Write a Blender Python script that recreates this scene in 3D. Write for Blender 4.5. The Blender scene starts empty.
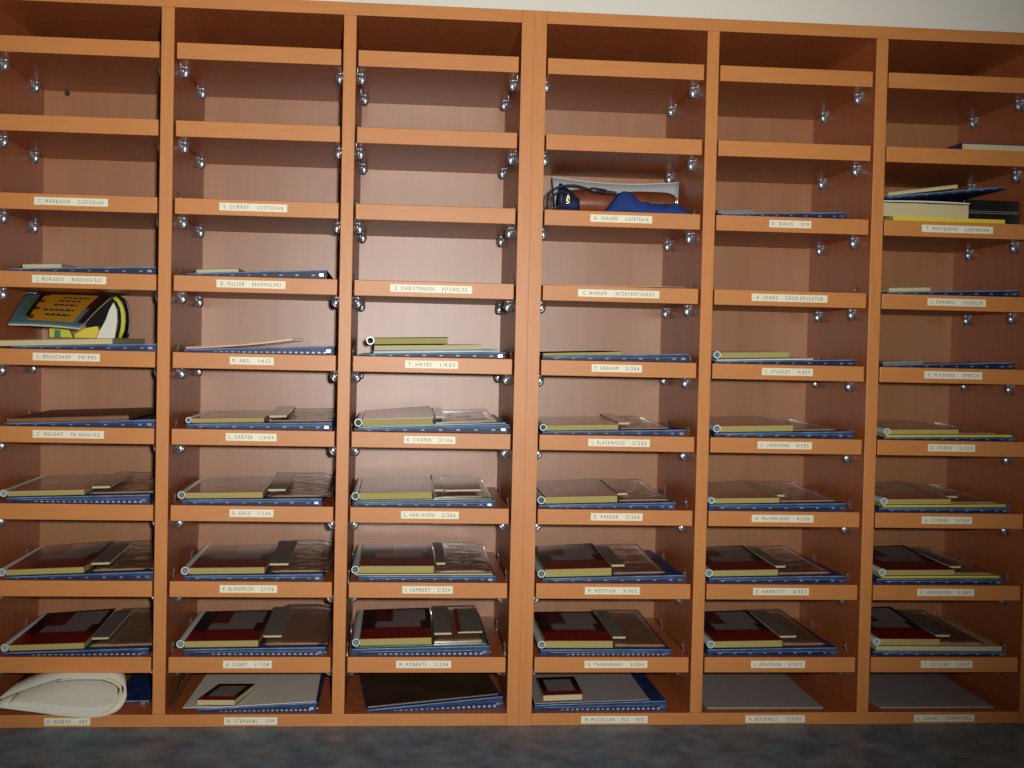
import bpy, bmesh, math, random
from mathutils import Vector, Matrix, noise
random.seed(7)
sc = bpy.context.scene
COL = sc.collection

# ------------------------------------------------------------------ layout (millimetres, origin = seam of the two cabinets)
W, P = 235.60, 18.0              # clear width of a compartment, panel thickness
PITCH, ST = 108.85, 22.86        # shelf spacing, shelf thickness
GAP, REC, D = 3.04, 3.4, 282.2   # side gap, shelf setback, inner depth
Z1, ZT, ZB = 475.7, 523.8, -495.1
CAM = Vector((-182.6, -1826.3, 59.0))
YAW, PIT, ROL, F = 0.0882, -0.0299, 0.0220, 1266.8
ZO = 900.0 - ZB                  # worktop surface is 0.90 m above the floor
_cy, _sy, _cp, _sp = math.cos(YAW), math.sin(YAW), math.cos(PIT), math.sin(PIT)
FWD = Vector((_sy*_cp, _cy*_cp, _sp)); RGT = Vector((_cy, -_sy, 0)); UPV = RGT.cross(FWD)
R2 = RGT*math.cos(ROL) + UPV*math.sin(ROL); U2 = -RGT*math.sin(ROL) + UPV*math.cos(ROL)

def left(c, w=W):
    return [-3*w-3*P, -2*w-2*P, -w-P, P, 2*P+w, 3*P+2*w][c]
def ztop(i):
    return Z1 - i*PITCH if i < 9 else ZB + P

# the survey of the photographed cabinets, with the lens's slight barrel bend taken out
SW, SPITCH, SD, SZ1, SZB = 247.82, 113.89, 301.2, 485.6, -531.3
SCAM = Vector((-192.8, -1943.4, 51.3)); SF, SK = 1300.3, -0.0841
_a, _p, _r = 0.0877, -0.0304, 0.0220
SFWD = Vector((math.sin(_a)*math.cos(_p), math.cos(_a)*math.cos(_p), math.sin(_p))); SRG = Vector((math.cos(_a), -math.sin(_a), 0)); SUP = SRG.cross(SFWD)
SR2 = SRG*math.cos(_r) + SUP*math.sin(_r); SU2 = -SRG*math.sin(_r) + SUP*math.cos(_r)
def at(px, py, y):
    """measured point of a thing standing at depth y -> its real x, z (mm) in the cabinets"""
    xd, yd = (px-512)/SF, -(py-384)/SF; xu, yu = xd, yd
    for _ in range(6):
        k = 1+SK*(xu*xu+yu*yu); xu, yu = xd/k, yd/k
    d = SFWD + SR2*xu + SU2*yu
    t = (y*SD/D-SCAM.y)/d.y; q = SCAM + d*t
    c = min(range(6), key=lambda n: abs(q.x-(left(n,SW)+SW/2)))
    rows = [SZ1-n*SPITCH for n in range(9)]+[SZB+P]
    i = min((n for n in range(10) if q.z > rows[n]-18), default=9)
    return left(c)+(q.x-left(c,SW))*W/SW, ztop(i)+(q.z-rows[i])*PITCH/SPITCH

def V(x, y, z): return (x/1000.0, y/1000.0, (z+ZO)/1000.0)

# ------------------------------------------------------------------ materials
def srgb(r, g, b):
    f = lambda v: ((v/255+0.055)/1.055)**2.4 if v/255 > 0.04045 else v/255/12.92
    return (f(r), f(g), f(b), 1)
def mat(name, col, rough=0.5, metal=0.0, spec=0.5, noise_amt=0.0, scale=20, stretch=(1,1,1), bump=0.0, coat=0.0):
    m = bpy.data.materials.new(name); m.use_nodes = True
    nt = m.node_tree; b = nt.nodes['Principled BSDF']
    b.inputs['Base Color'].default_value = col
    b.inputs['Roughness'].default_value = rough; b.inputs['Metallic'].default_value = metal
    b.inputs['Specular IOR Level'].default_value = spec
    b.inputs['Coat Weight'].default_value = coat
    b.inputs['Coat Roughness'].default_value = 0.12
    if noise_amt or bump:
        tc = nt.nodes.new('ShaderNodeTexCoord'); mp = nt.nodes.new('ShaderNodeMapping')
        mp.inputs['Scale'].default_value = stretch
        nz = nt.nodes.new('ShaderNodeTexNoise'); nz.inputs['Scale'].default_value = scale; nz.inputs['Detail'].default_value = 5
        nt.links.new(tc.outputs['Object'], mp.inputs['Vector']); nt.links.new(mp.outputs['Vector'], nz.inputs['Vector'])
        if noise_amt:
            rp = nt.nodes.new('ShaderNodeValToRGB')
            lo = tuple(max(0, c*(1-noise_amt)) for c in col[:3])+(1,); hi = tuple(min(1, c*(1+noise_amt)) for c in col[:3])+(1,)
            rp.color_ramp.elements[0].position = 0.32; rp.color_ramp.elements[0].color = lo
            rp.color_ramp.elements[1].position = 0.68; rp.color_ramp.elements[1].color = hi
            nt.links.new(nz.outputs['Fac'], rp.inputs['Fac']); nt.links.new(rp.outputs['Color'], b.inputs['Base Color'])
        if bump:
            bp = nt.nodes.new('ShaderNodeBump'); bp.inputs['Strength'].default_value = bump; bp.inputs['Distance'].default_value = 0.001
            nt.links.new(nz.outputs['Fac'], bp.inputs['Height']); nt.links.new(bp.outputs['Normal'], b.inputs['Normal'])
    return m

M = {}
M['edge'] = mat('beech_edge_band', srgb(202,131,70), 0.42, spec=0.4, noise_amt=0.06, scale=14, stretch=(1,1,10))
M['edge_v'] = mat('beech_edge_band_upright', srgb(202,131,70), 0.42, spec=0.4, noise_amt=0.06, scale=14, stretch=(10,1,1))
M['wood'] = mat('beech_melamine', srgb(182,102,56), 0.38, spec=0.5, noise_amt=0.08, scale=9, stretch=(6,6,0.6))
M['back'] = mat('beech_back_board', srgb(158,104,64), 0.40, spec=0.8, noise_amt=0.07, scale=9, stretch=(6,1,0.5))
M['chrome'] = mat('chrome', srgb(186,186,190), 0.30, metal=0.85)
M['label'] = mat('label_paper', srgb(238,232,205), 0.45)
M['ink'] = mat('label_ink', srgb(70,72,70), 0.6)
M['dark'] = mat('dark_plug', srgb(30,22,18), 0.6)
M['wall'] = mat('wall_paint', srgb(255,252,238), 0.7, noise_amt=0.01, scale=3)
M['steel'] = mat('bright_steel', srgb(225,225,230), 0.25, metal=1.0)
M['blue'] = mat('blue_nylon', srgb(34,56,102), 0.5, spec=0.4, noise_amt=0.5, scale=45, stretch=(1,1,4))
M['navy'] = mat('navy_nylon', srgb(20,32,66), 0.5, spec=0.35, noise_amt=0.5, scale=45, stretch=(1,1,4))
M['pale_blue'] = mat('pale_blue_piping', srgb(110,142,180), 0.35, noise_amt=0.3, scale=60)
M['tooth'] = mat('zip_tooth', srgb(150,164,190), 0.35)
M['black'] = mat('black_plastic', srgb(20,18,20), 0.35)
M['page'] = mat('page_edges', srgb(168,158,92), 0.8, noise_amt=0.12, scale=30, stretch=(0.3,1,60))
M['page_pale'] = mat('pale_page_edges', srgb(196,184,142), 0.8, noise_amt=0.1, scale=30, stretch=(0.3,1,60))
M['red'] = mat('red_cover', srgb(140,26,26), 0.3, coat=0.7)
M['maroon'] = mat('maroon_cover', srgb(100,30,36), 0.3, coat=0.7)
M['cblack'] = mat('black_cover', srgb(24,20,28), 0.3, coat=0.7)
M['cgrey'] = mat('grey_cover', srgb(150,140,138), 0.3, coat=0.7)
M['tube'] = mat('white_spine_plastic', srgb(232,242,242), 0.3, coat=0.4)
M['padgrey'] = mat('grey_card', srgb(132,128,120), 0.3, coat=0.8)
M['kraft'] = mat('tan_paper', srgb(214,166,134), 0.3, noise_amt=0.12, scale=30, coat=0.9)
M['brown'] = mat('brown_card', srgb(128,80,44), 0.5, noise_amt=0.15, scale=20)
M['darkbrown'] = mat('dark_brown_cover', srgb(74,56,40), 0.28, noise_amt=0.5, scale=14, coat=0.4)
M['white'] = mat('white_paper', srgb(226,222,208), 0.55)
M['greypaper'] = mat('grey_card_sheet', srgb(172,164,160), 0.5)
M['cream'] = mat('cream_paper', srgb(200,184,140), 0.6, noise_amt=0.06, scale=30, stretch=(0.3,1,60))
M['yellow'] = mat('yellow_cover', srgb(224,200,60), 0.4)
M['yelgreen'] = mat('yellow_green_poster', srgb(198,196,60), 0.4)
M['teal'] = mat('teal_card', srgb(60,120,124), 0.35)
M['green'] = mat('green_card', srgb(70,120,84), 0.35)
M['orange'] = mat('amber_cover', srgb(212,156,40), 0.3, coat=0.3)
M['steelblue'] = mat('slate_blue_cover', srgb(86,128,140), 0.3, coat=0.3)
M['purple'] = mat('purple_cover', srgb(82,56,98), 0.35)
M['matte'] = mat('matte_black_card', srgb(34,30,30), 0.9, spec=0.1)
M['matte_grey'] = mat('matte_grey_card', srgb(100,96,88), 0.9, spec=0.1)
M['paleblue_card'] = mat('pale_blue_card', srgb(196,208,212), 0.4)
M['leather'] = mat('brown_leather', srgb(120,62,36), 0.4, noise_amt=0.2, scale=40, bump=0.2)
M['cloth'] = mat('blue_cloth', srgb(20,50,118), 0.8, noise_amt=0.2, scale=30)
M['brass'] = mat('brass', srgb(230,205,160), 0.2, metal=1.0)
M['cable'] = mat('cable_rubber', srgb(44,44,44), 0.4)

def counter_mat():
    m = bpy.data.materials.new('mottled_laminate'); m.use_nodes = True; nt = m.node_tree; b = nt.nodes['Principled BSDF']
    tc = nt.nodes.new('ShaderNodeTexCoord')
    n1 = nt.nodes.new('ShaderNodeTexNoise'); n1.inputs['Scale'].default_value = 22; n1.inputs['Detail'].default_value = 6; n1.inputs['Roughness'].default_value = 0.7
    n2 = nt.nodes.new('ShaderNodeTexNoise'); n2.inputs['Scale'].default_value = 9; n2.inputs['Detail'].default_value = 3
    r1 = nt.nodes.new('ShaderNodeValToRGB'); r2 = nt.nodes.new('ShaderNodeValToRGB')
    r1.color_ramp.elements[0].position = .35; r1.color_ramp.elements[0].color = srgb(52,80,100)
    r1.color_ramp.elements[1].position = .66; r1.color_ramp.elements[1].color = srgb(142,164,174)
    r2.color_ramp.elements[0].position = .42; r2.color_ramp.elements[0].color = srgb(74,98,120)
    r2.color_ramp.elements[1].position = .62; r2.color_ramp.elements[1].color = srgb(132,122,122)
    mx = nt.nodes.new('ShaderNodeMixRGB'); mx.inputs['Fac'].default_value = 0.45
    for n in (n1, n2): nt.links.new(tc.outputs['Object'], n.inputs['Vector'])
    nt.links.new(n1.outputs['Fac'], r1.inputs['Fac']); nt.links.new(n2.outputs['Fac'], r2.inputs['Fac'])
    nt.links.new(r1.outputs['Color'], mx.inputs['Color1']); nt.links.new(r2.outputs['Color'], mx.inputs['Color2'])
    nt.links.new(mx.outputs['Color'], b.inputs['Base Color']); b.inputs['Roughness'].default_value = 0.5
    return m
M['counter'] = counter_mat()

def film_mat():
    m = bpy.data.materials.new('clear_plastic_film'); m.use_nodes = True; nt = m.node_tree
    for n in list(nt.nodes): nt.nodes.remove(n)
    out = nt.nodes.new('ShaderNodeOutputMaterial'); mix = nt.nodes.new('ShaderNodeMixShader')
    tr = nt.nodes.new('ShaderNodeBsdfTransparent'); gl = nt.nodes.new('ShaderNodeBsdfGlossy'); lw = nt.nodes.new('ShaderNodeLayerWeight')
    mr = nt.nodes.new('ShaderNodeMapRange')
    tr.inputs['Color'].default_value = (.95,.95,.95,1); gl.inputs['Roughness'].default_value = 0.13; gl.inputs['Color'].default_value = (.9,.9,.9,1)
    lw.inputs['Blend'].default_value = 0.35
    mr.inputs['To Min'].default_value = 0.10; mr.inputs['To Max'].default_value = 0.6
    nt.links.new(lw.outputs['Fresnel'], mr.inputs['Value']); nt.links.new(mr.outputs['Result'], mix.inputs['Fac'])
    nt.links.new(tr.outputs[0], mix.inputs[1]); nt.links.new(gl.outputs[0], mix.inputs[2]); nt.links.new(mix.outputs[0], out.inputs['Surface'])
    return m
M['film'] = film_mat()

# ------------------------------------------------------------------ mesh builder (all inputs in mm)
class MB:
    def __init__(s): s.v = []; s.f = []; s.m = []; s.mats = []
    def mi(s, name):
        if name not in s.mats: s.mats.append(name)
        return s.mats.index(name)
    def quad(s, pts, m):
        n = len(s.v); s.v += pts; s.f.append(tuple(range(n, n+len(pts)))); s.m.append(s.mi(m))
    def box(s, x0, x1, y0, y1, z0, z1, m, front=None):
        n = len(s.v)
        s.v += [(x0,y0,z0),(x1,y0,z0),(x1,y1,z0),(x0,y1,z0),(x0,y0,z1),(x1,y0,z1),(x1,y1,z1),(x0,y1,z1)]
        for k, q in enumerate(((0,3,2,1),(4,5,6,7),(0,1,5,4),(1,2,6,5),(2,3,7,6),(3,0,4,7))):
            s.f.append(tuple(n+a for a in q)); s.m.append(s.mi(front if (front and k == 2) else m))
    def pad(s, w, d, top, bot, nx, ny, mt, mb=None, ms=None):
        """closed slab over w x d; top(u,v), bot(u,v) give heights"""
        mb = mb or mt; ms = ms or mt
        n = len(s.v)
        for fn in (bot, top):
            for j in range(ny+1):
                for i in range(nx+1):
                    r = fn(i/nx, j/ny)
                    s.v.append(r if isinstance(r, tuple) else (w*i/nx, d*j/ny, r))
        N = (nx+1)*(ny+1); id_ = lambda L, i, j: n+L*N+j*(nx+1)+i
        for j in range(ny):
            for i in range(nx):
                s.f.append((id_(1,i,j),id_(1,i+1,j),id_(1,i+1,j+1),id_(1,i,j+1))); s.m.append(s.mi(mt(i/nx,j/ny) if callable(mt) else mt))
                s.f.append((id_(0,i,j),id_(0,i,j+1),id_(0,i+1,j+1),id_(0,i+1,j))); s.m.append(s.mi(mb if not callable(mb) else ms))
        k = s.mi(ms if not callable(ms) else 'page')
        for i in range(nx):
            s.f.append((id_(0,i,0),id_(0,i+1,0),id_(1,i+1,0),id_(1,i,0))); s.m.append(k)
            s.f.append((id_(0,i+1,ny),id_(0,i,ny),id_(1,i,ny),id_(1,i+1,ny))); s.m.append(k)
        for j in range(ny):
            s.f.append((id_(0,0,j+1),id_(0,0,j),id_(1,0,j),id_(1,0,j+1))); s.m.append(k)
            s.f.append((id_(0,nx,j),id_(0,nx,j+1),id_(1,nx,j+1),id_(1,nx,j))); s.m.append(k)
    def sweep(s, pts, r, m, seg=8, closed=False, cap=True):
        pts = [Vector(p) for p in pts]; n0 = len(s.v); K = len(pts)
        ref = Vector((0,0,1))
        for k, p in enumerate(pts):
            a = pts[k-1] if (k or closed) else p; b = pts[(k+1) % K] if (k < K-1 or closed) else p
            t = (b-a).normalized()
            u = t.cross(ref)
            if u.length < 0.1: u = t.cross(Vector((0,1,0)))
            u.normalize(); w = u.cross(t)
            rr = r[k] if isinstance(r, (list, tuple)) else r
            for q in range(seg):
                an = 2*math.pi*q/seg; s.v.append(tuple(p+u*math.cos(an)*rr+w*math.sin(an)*rr))
        for k in range(K if closed else K-1):
            for q in range(seg):
                a = n0+k*seg; b = n0+((k+1) % K)*seg
                s.f.append((a+q, a+(q+1)%seg, b+(q+1)%seg, b+q)); s.m.append(s.mi(m))
        if cap and not closed:
            s.f.append(tuple(n0+q for q in reversed(range(seg)))); s.m.append(s.mi(m))
            s.f.append(tuple(n0+(K-1)*seg+q for q in range(seg))); s.m.append(s.mi(m))
    def ring_tube(s, cx, cz, y0, y1, ro, ri, m, seg=16):
        n = len(s.v)
        for (r, y) in ((ro,y0),(ro,y1),(ri,y1),(ri,y0)):
            for q in range(seg):
                a = 2*math.pi*q/seg; s.v.append((cx+r*math.cos(a), y, cz+r*math.sin(a)))
        for L in range(4):
            for q in range(seg):
                a, b = n+L*seg, n+((L+1)%4)*seg
                s.f.append((a+q, b+q, b+(q+1)%seg, a+(q+1)%seg)); s.m.append(s.mi(m))
    def ribbon(s, path, t, y0, y1, m, mi_in=None, skew=0):
        """paper bent along a path in x-z, running in depth y0..y1, thickness t"""
        n = len(s.v); K = len(path); P2 = [Vector((p[0], p[1])) for p in path]; L = [[], []]; X0 = min(p[0] for p in path); X1 = max(p[0] for p in path)
        for k in range(K):
            a, b = P2[max(0,k-1)], P2[min(K-1,k+1)]; tg = (b-a).normalized(); nn = Vector((-tg.y, tg.x))
            L[0].append(P2[k]+nn*t/2); L[1].append(P2[k]-nn*t/2)
        for y, sk in ((y0,0),(y1,skew)):
            for side in (0,1):
                for k in range(K): s.v.append((L[side][k].x+sk*(L[side][k].x-X0)/(X1-X0), y, L[side][k].y))
        idx = lambda y, side, k: n+(y*2+side)*K+k
        for k in range(K-1):
            s.f.append((idx(0,0,k),idx(0,0,k+1),idx(1,0,k+1),idx(1,0,k))); s.m.append(s.mi(m))
            s.f.append((idx(0,1,k+1),idx(0,1,k),idx(1,1,k),idx(1,1,k+1))); s.m.append(s.mi(mi_in or m))
            s.f.append((idx(0,1,k),idx(0,1,k+1),idx(0,0,k+1),idx(0,0,k))); s.m.append(s.mi(m))
            s.f.append((idx(1,0,k),idx(1,0,k+1),idx(1,1,k+1),idx(1,1,k))); s.m.append(s.mi(m))
        for k in (0, K-1):
            s.f.append((idx(0,0,k),idx(1,0,k),idx(1,1,k),idx(0,1,k))); s.m.append(s.mi(m))
    def build(s, name, parent=None, bevel=0.0, smooth=False, loc=None, rot=(0,0,0)):
        me = bpy.data.meshes.new(name)
        me.from_pydata([(a/1000,b/1000,c/1000) for a,b,c in s.v], [], s.f)
        for mn in s.mats: me.materials.append(M[mn])
        me.polygons.foreach_set('material_index', s.m)
        bm = bmesh.new(); bm.from_mesh(me); bmesh.ops.recalc_face_normals(bm, faces=bm.faces); bm.to_mesh(me); bm.free()
        me.polygons.foreach_set('use_smooth', [smooth]*len(me.polygons)); me.update()
        o = bpy.data.objects.new(name, me); COL.objects.link(o)
        if parent: o.parent = parent
        if loc is not None: o.location = loc; o.rotation_euler = rot
        if bevel:
            b = o.modifiers.new('bevel','BEVEL'); b.width = bevel/1000; b.segments = 2; b.limit_method = 'ANGLE'; b.angle_limit = 0.9
        return o

def tag(o, label, cat, group=None, kind=None):
    o['label'] = label; o['category'] = cat
    if group: o['group'] = group
    if kind: o['kind'] = kind
    return o
def root(name, loc, rot=(0,0,0)):
    o = bpy.data.objects.new(name, None); o.empty_display_size = 0.02; COL.objects.link(o)
    o.location = loc; o.rotation_euler = rot; return o

COLW = ['far left column', 'second column from left', 'column left of seam', 'column right of seam', 'second column from right', 'far right column']
ROWW = ['top shelf', 'second shelf', 'third shelf', 'fourth shelf', 'fifth shelf', 'sixth shelf', 'seventh shelf', 'eighth shelf', 'lowest loose shelf', 'cabinet floor']
def place(c, i): return ROWW[i] + ', ' + COLW[c]

# ------------------------------------------------------------------ room: floor, wall, worktop
def struct(mb, name):
    o = mb.build(name); o.location = (0,0,0); o['kind'] = 'structure'; return o
M['floor'] = mat('floor_vinyl', srgb(120,116,108), 0.6, noise_amt=0.1, scale=8)
b = MB(); b.box(-2200,2200,-2600,D+60,-40,0,'floor'); struct(b,'floor')
b = MB(); b.box(-2200,2200,D+22,D+120,0,2600,'wall'); struct(b,'wall_back')
t = root('worktop_unit', V(0,0,ZB)); tag(t, 'mottled blue grey laminate worktop the two pigeonhole cabinets stand on', 'worktop')
b = MB(); b.box(-1300,1300,-330,D+20,-38,0,'counter'); b.build('worktop', t, bevel=3)
b = MB(); b.box(-1280,1280,-290,D+15,-800,-38,'wood'); b.build('base_carcass', t)
for k in range(5):
    b = MB(); b.box(-1276+k*511,-1276+k*511+506,-308,-290.2,-795,-42,'edge_v'); dd = b.build('door', t, bevel=1)
    b = MB(); xx = -1276+k*511+450; b.sweep([(xx,-309,-140),(xx,-330,-140),(xx,-330,-260),(xx,-309,-260)],4,'steel'); b.build('handle', dd)
b = MB(); b.box(-1280,1280,-240,D+15,-900,-800,'dark'); b.build('plinth', t)

# ------------------------------------------------------------------ label strips with printed writing
LAB = {
 (0,2):(35.6,108,'C. MORRISON','CUSTODIAN'),(0,3):(33,106,'J. BURGESS','READING/RES'),(0,4):(33.5,99.5,'C. BEAUCHAMP','PK/PRI'),
 (0,5):(33.5,103.5,'C. WRIGHT','PK HEAD/KG'),(0,9):(47.5,92.5,'D. WORTH','ART'),
 (1,2):(218,286,'S. CURREY','CUSTODIAN'),(1,3):(214.8,284,'D. FULLER','READING/RES'),(1,4):(228,272,'M. ABEL','1/KG2'),(1,5):(224,275,'L. CARTER','1/KG4'),
 (1,6):(228,272,'D. HALE','1/106'),(1,7):(218.5,276,'K. BLAKEMOOR','2/106'),(1,8):(222.5,271,'A. CURRY','1/108'),(1,9):(224,277,'D. STEPHENS','GYM'),
 (2,3):(389,472,'S. CHRISTENSEN','PSYCHOLOG'),(2,4):(404,457.5,'T. HAYES','1/KG3'),(2,5):(403,455,'K. COOPER','2/106'),(2,6):(400,458.5,'L. VAN HORN','2/206'),
 (2,7):(401.5,452.5,'I. LAMBERT','2/204'),(2,8):(395.5,451,'M. ROBERTS','2/208'),
 (3,2):(590.5,653,'A. YEAGER','CAFETERIA'),(3,3):(578,660.5,'C. WARNER','INTERVENTIONIST'),(3,4):(592,643,'P. GRAHAM','3/204'),(3,5):(588.5,651,'L. BLACKWOOD','3/205'),
 (3,6):(591,643.5,'D. PARKER','3/206'),(3,7):(585,640.5,'M. KEESTON','3/302'),(3,8):(584.5,648,'R. THORNBERRY','3/304'),(3,9):(581,648,'M. McCLELLAN','ELL   AID'),
 (4,2):(770.5,812.5,'D. DAVIS','GYM'),(4,3):(753,829,'A. JONES','CHILD EDUCATOR'),(4,4):(763.5,814.5,'C. STANLEY','4/207'),(4,5):(759,813.5,'D. LARKMANN','4/205'),
 (4,6):(753,815,'A. MacFARLAND','4/206'),(4,7):(754,810,'E. HARRISTY','4/301'),(4,8):(751.5,805.5,'J. ADAMSON','4/302'),(4,9):(745.5,805,'A. BUCKNELL','TUTORS'),
 (5,2):(922,992,'T. WHITEHEAD','LIBRARIAN'),(5,3):(928,985.5,'L. CAMPBELL','COUNSELOR'),(5,4):(925,982,'D. McKENNA','SPEECH'),(5,5):(928.5,975,'D. EVANS','5/303'),
 (5,6):(922,971.5,'A. CONNER','5/304'),(5,7):(917,973,'C. HENDERSON','5/305'),(5,8):(920,970.5,'T. COLLINS','5/307'),(5,9):(912.5,971.5,'L. COOK','COMPUTERS')}
def text_mesh(s, size):
    cu = bpy.data.curves.new('t','FONT'); cu.body = s; cu.size = size; cu.resolution_u = 2; cu.offset = 0; cu.space_character = 1.35
    o = bpy.data.objects.new('t', cu); COL.objects.link(o)
    bpy.context.view_layer.update()
    me = bpy.data.meshes.new_from_object(o.evaluated_get(bpy.context.evaluated_depsgraph_get()))
    bpy.data.objects.remove(o); bpy.data.curves.remove(cu); return me
def label_strip(c, i, parent, pos0, y):
    x0p, x1p, a, bt = LAB[(c,i)]
    zc = ztop(i)-10.5 if i < 9 else ZB+8.5
    yp = 384
    for _ in range(3):
        # find the image row of this label height, to read its left and right ends
        v = Vector((at((x0p+x1p)/2, yp, y)[0], y, zc))-CAM
        yp = 384-F*(v.dot(U2)/v.dot(FWD))
    x0 = at(x0p, yp, y)[0]; x1 = at(x1p, yp, y)[0]
    w, h = x1-x0, 10.8
    mb = MB(); mb.box(0,w,-0.5,0,-h/2,h/2,'label'); mb.mi('ink')
    def put(s, u0, u1):
        me = text_mesh(s, 7.2)
        xs = [v.co.x for v in me.vertices]; lo, hi = min(xs), max(xs); k = (u1-u0)*w/(hi-lo)
        n = len(mb.v)
        for v in me.vertices: mb.v.append((u0*w+(v.co.x-lo)*k, -0.62, v.co.y-2.5))
        for p in me.polygons: mb.f.append(tuple(n+q for q in p.vertices)); mb.m.append(mb.mi('ink'))
        bpy.data.meshes.remove(me)
    la, lb = len(a), len(bt); tot = la+lb+3
    put(a, 0.06, 0.06+0.88*la/tot); put(bt, 0.94-0.88*lb/tot, 0.94)
    o = mb.build('label_strip', parent, loc=((x0-pos0[0])/1000, (y-pos0[1])/1000, (zc-pos0[2])/1000))
    return o

# ------------------------------------------------------------------ chrome shelf bracket (one mesh, copied)
def bracket_mesh():
    m = MB()
    # origin: point on the side panel at shelf underside level; x = out from the panel into the compartment
    m.box(0,1.3,-6,6,-17,ST+11,'chrome')                       # wall plate beside the shelf end
    m.sweep([(1.0,0,ST+6.5),(1.9,0,ST+6.5)],2.6,'chrome',8)        # screw head
    # rounded clamp bulb under the shelf
    n = len(m.v); R = []
    ns, nr = 10, 7
    for j in range(nr+1):
        ph = math.pi*j/nr
        for q in range(ns):
            th = 2*math.pi*q/ns
            m.v.append((7.4+6.4*math.sin(ph)*math.cos(th), 6.5*math.sin(ph)*math.sin(th), -9.2-8.4*math.cos(ph)))
    for j in range(nr):
        for q in range(ns):
            m.f.append((n+j*ns+q, n+j*ns+(q+1)%ns, n+(j+1)*ns+(q+1)%ns, n+(j+1)*ns+q)); m.m.append(m.mi('chrome'))
    m.box(1,13,-3.5,3.5,-2.2,-0.2,'chrome')                    # tongue that carries the shelf
    m.sweep([(1.5,-5,-16),(8,-6.2,-14.5),(12,-5.6,-9),(12.8,-4,-3)],1.0,'chrome',6)
    return m
bm_r = bracket_mesh().build('shelf_bracket', smooth=True)
me_r = bm_r.data
ml = bracket_mesh(); ml.v = [(-a,b_,c_) for a,b_,c_ in ml.v]
bm_l = ml.build('shelf_bracket', smooth=True); me_l = bm_l.data
bpy.data.objects.remove(bm_r); bpy.data.objects.remove(bm_l)

# ------------------------------------------------------------------ the two cabinets
H = ZT+P-ZB
def cabinet(cols, label):
    xl = left(cols[0])-P; xr = left(cols[2])+W+P
    O = ((xl+xr)/2, 0, ZB)
    t = root('pigeonhole_cabinet', V(*O)); tag(t, label, 'shelf unit', 'pigeonhole cabinets side by side')
    bx = xl-O[0]; ex = xr-O[0]
    for x0 in (bx, ex-P):
        b = MB(); b.box(x0+(0.03 if x0 < 0 else 0),x0+P-(0 if x0 < 0 else 0.03),0,D+8,0,H,'wood',front='edge_v'); b.build('side_panel', t, bevel=0.25)
    for c in cols[1:]:
        x0 = left(c)-P-O[0]; b = MB(); b.box(x0,x0+P,0.3,D,P,H-P,'wood',front='edge_v'); b.build('divider', t, bevel=0.8)
    b = MB(); b.box(bx+P,ex-P,0.3,D+8,H-P,H,'wood',front='edge'); b.build('top_panel', t, bevel=0.8)
    b = MB(); b.box(bx+P,ex-P,0.3,D+8,0,P,'wood',front='edge'); bp = b.build('bottom_panel', t, bevel=0.8)
    for c in cols:
        if (c,9) in LAB: label_strip(c,9,bp,O,0.25)
    b = MB(); b.box(bx+P,ex-P,D,D+6,P,H-P,'back'); bk = b.build('back_panel', t)
    if cols[0] == 0:
        x, z = at(69,95,D); b = MB(); b.sweep([(x-O[0],D-0.05,z-ZB),(x-O[0],D-3,z-ZB)],[4.2,3.6],'dark',12); b.build('screw_plug', bk)
    for c in cols:
        for i in range(9):
            so = root  # noqa
            x0 = left(c)+GAP; z = ztop(i)
            b = MB(); w = W-2*GAP; b.box(0,w,0,D-REC-1.5,-ST,0,'wood',front='edge')
            s = b.build('shelf', t, bevel=0.9, loc=((x0-O[0])/1000, REC/1000, (z-ZB)/1000))
            if (c,i) in LAB: label_strip(c,i,s,(x0,REC,z),REC-0.05)
            for me, xx in ((me_r,-GAP+0.1),(me_l,W-GAP-0.1)):
                for yy in (52, 208):
                    k = bpy.data.objects.new('shelf_bracket', me); COL.objects.link(k); k.parent = s
                    k.location = (xx/1000, yy/1000, -ST/1000)
    return t
cabinet((0,1,2), 'orange beech pigeonhole cabinet left of the seam, three columns of labelled shelves')
cabinet((3,4,5), 'orange beech pigeonhole cabinet right of the seam, three columns of labelled shelves')

# ------------------------------------------------------------------ kinds of contents
def nz(x, y, s, seed): return noise.noise(Vector((x*s, y*s, seed)))
def put(o, x, y, z, ang=0.0, rz=0.0):
    o.location = V(x, y, z); o.rotation_euler = (0, -ang, rz)

class Stack:
    """what lies under the next thing: a sloping line from (x0,h0) rising at angle a"""
    def __init__(s, c, i): s.c, s.i = c, i; s.z = ztop(i)+0.15; s.x0 = left(c); s.a = 0.0
    def h(s, x): return s.z + (x-s.x0)*math.tan(s.a)

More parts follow.
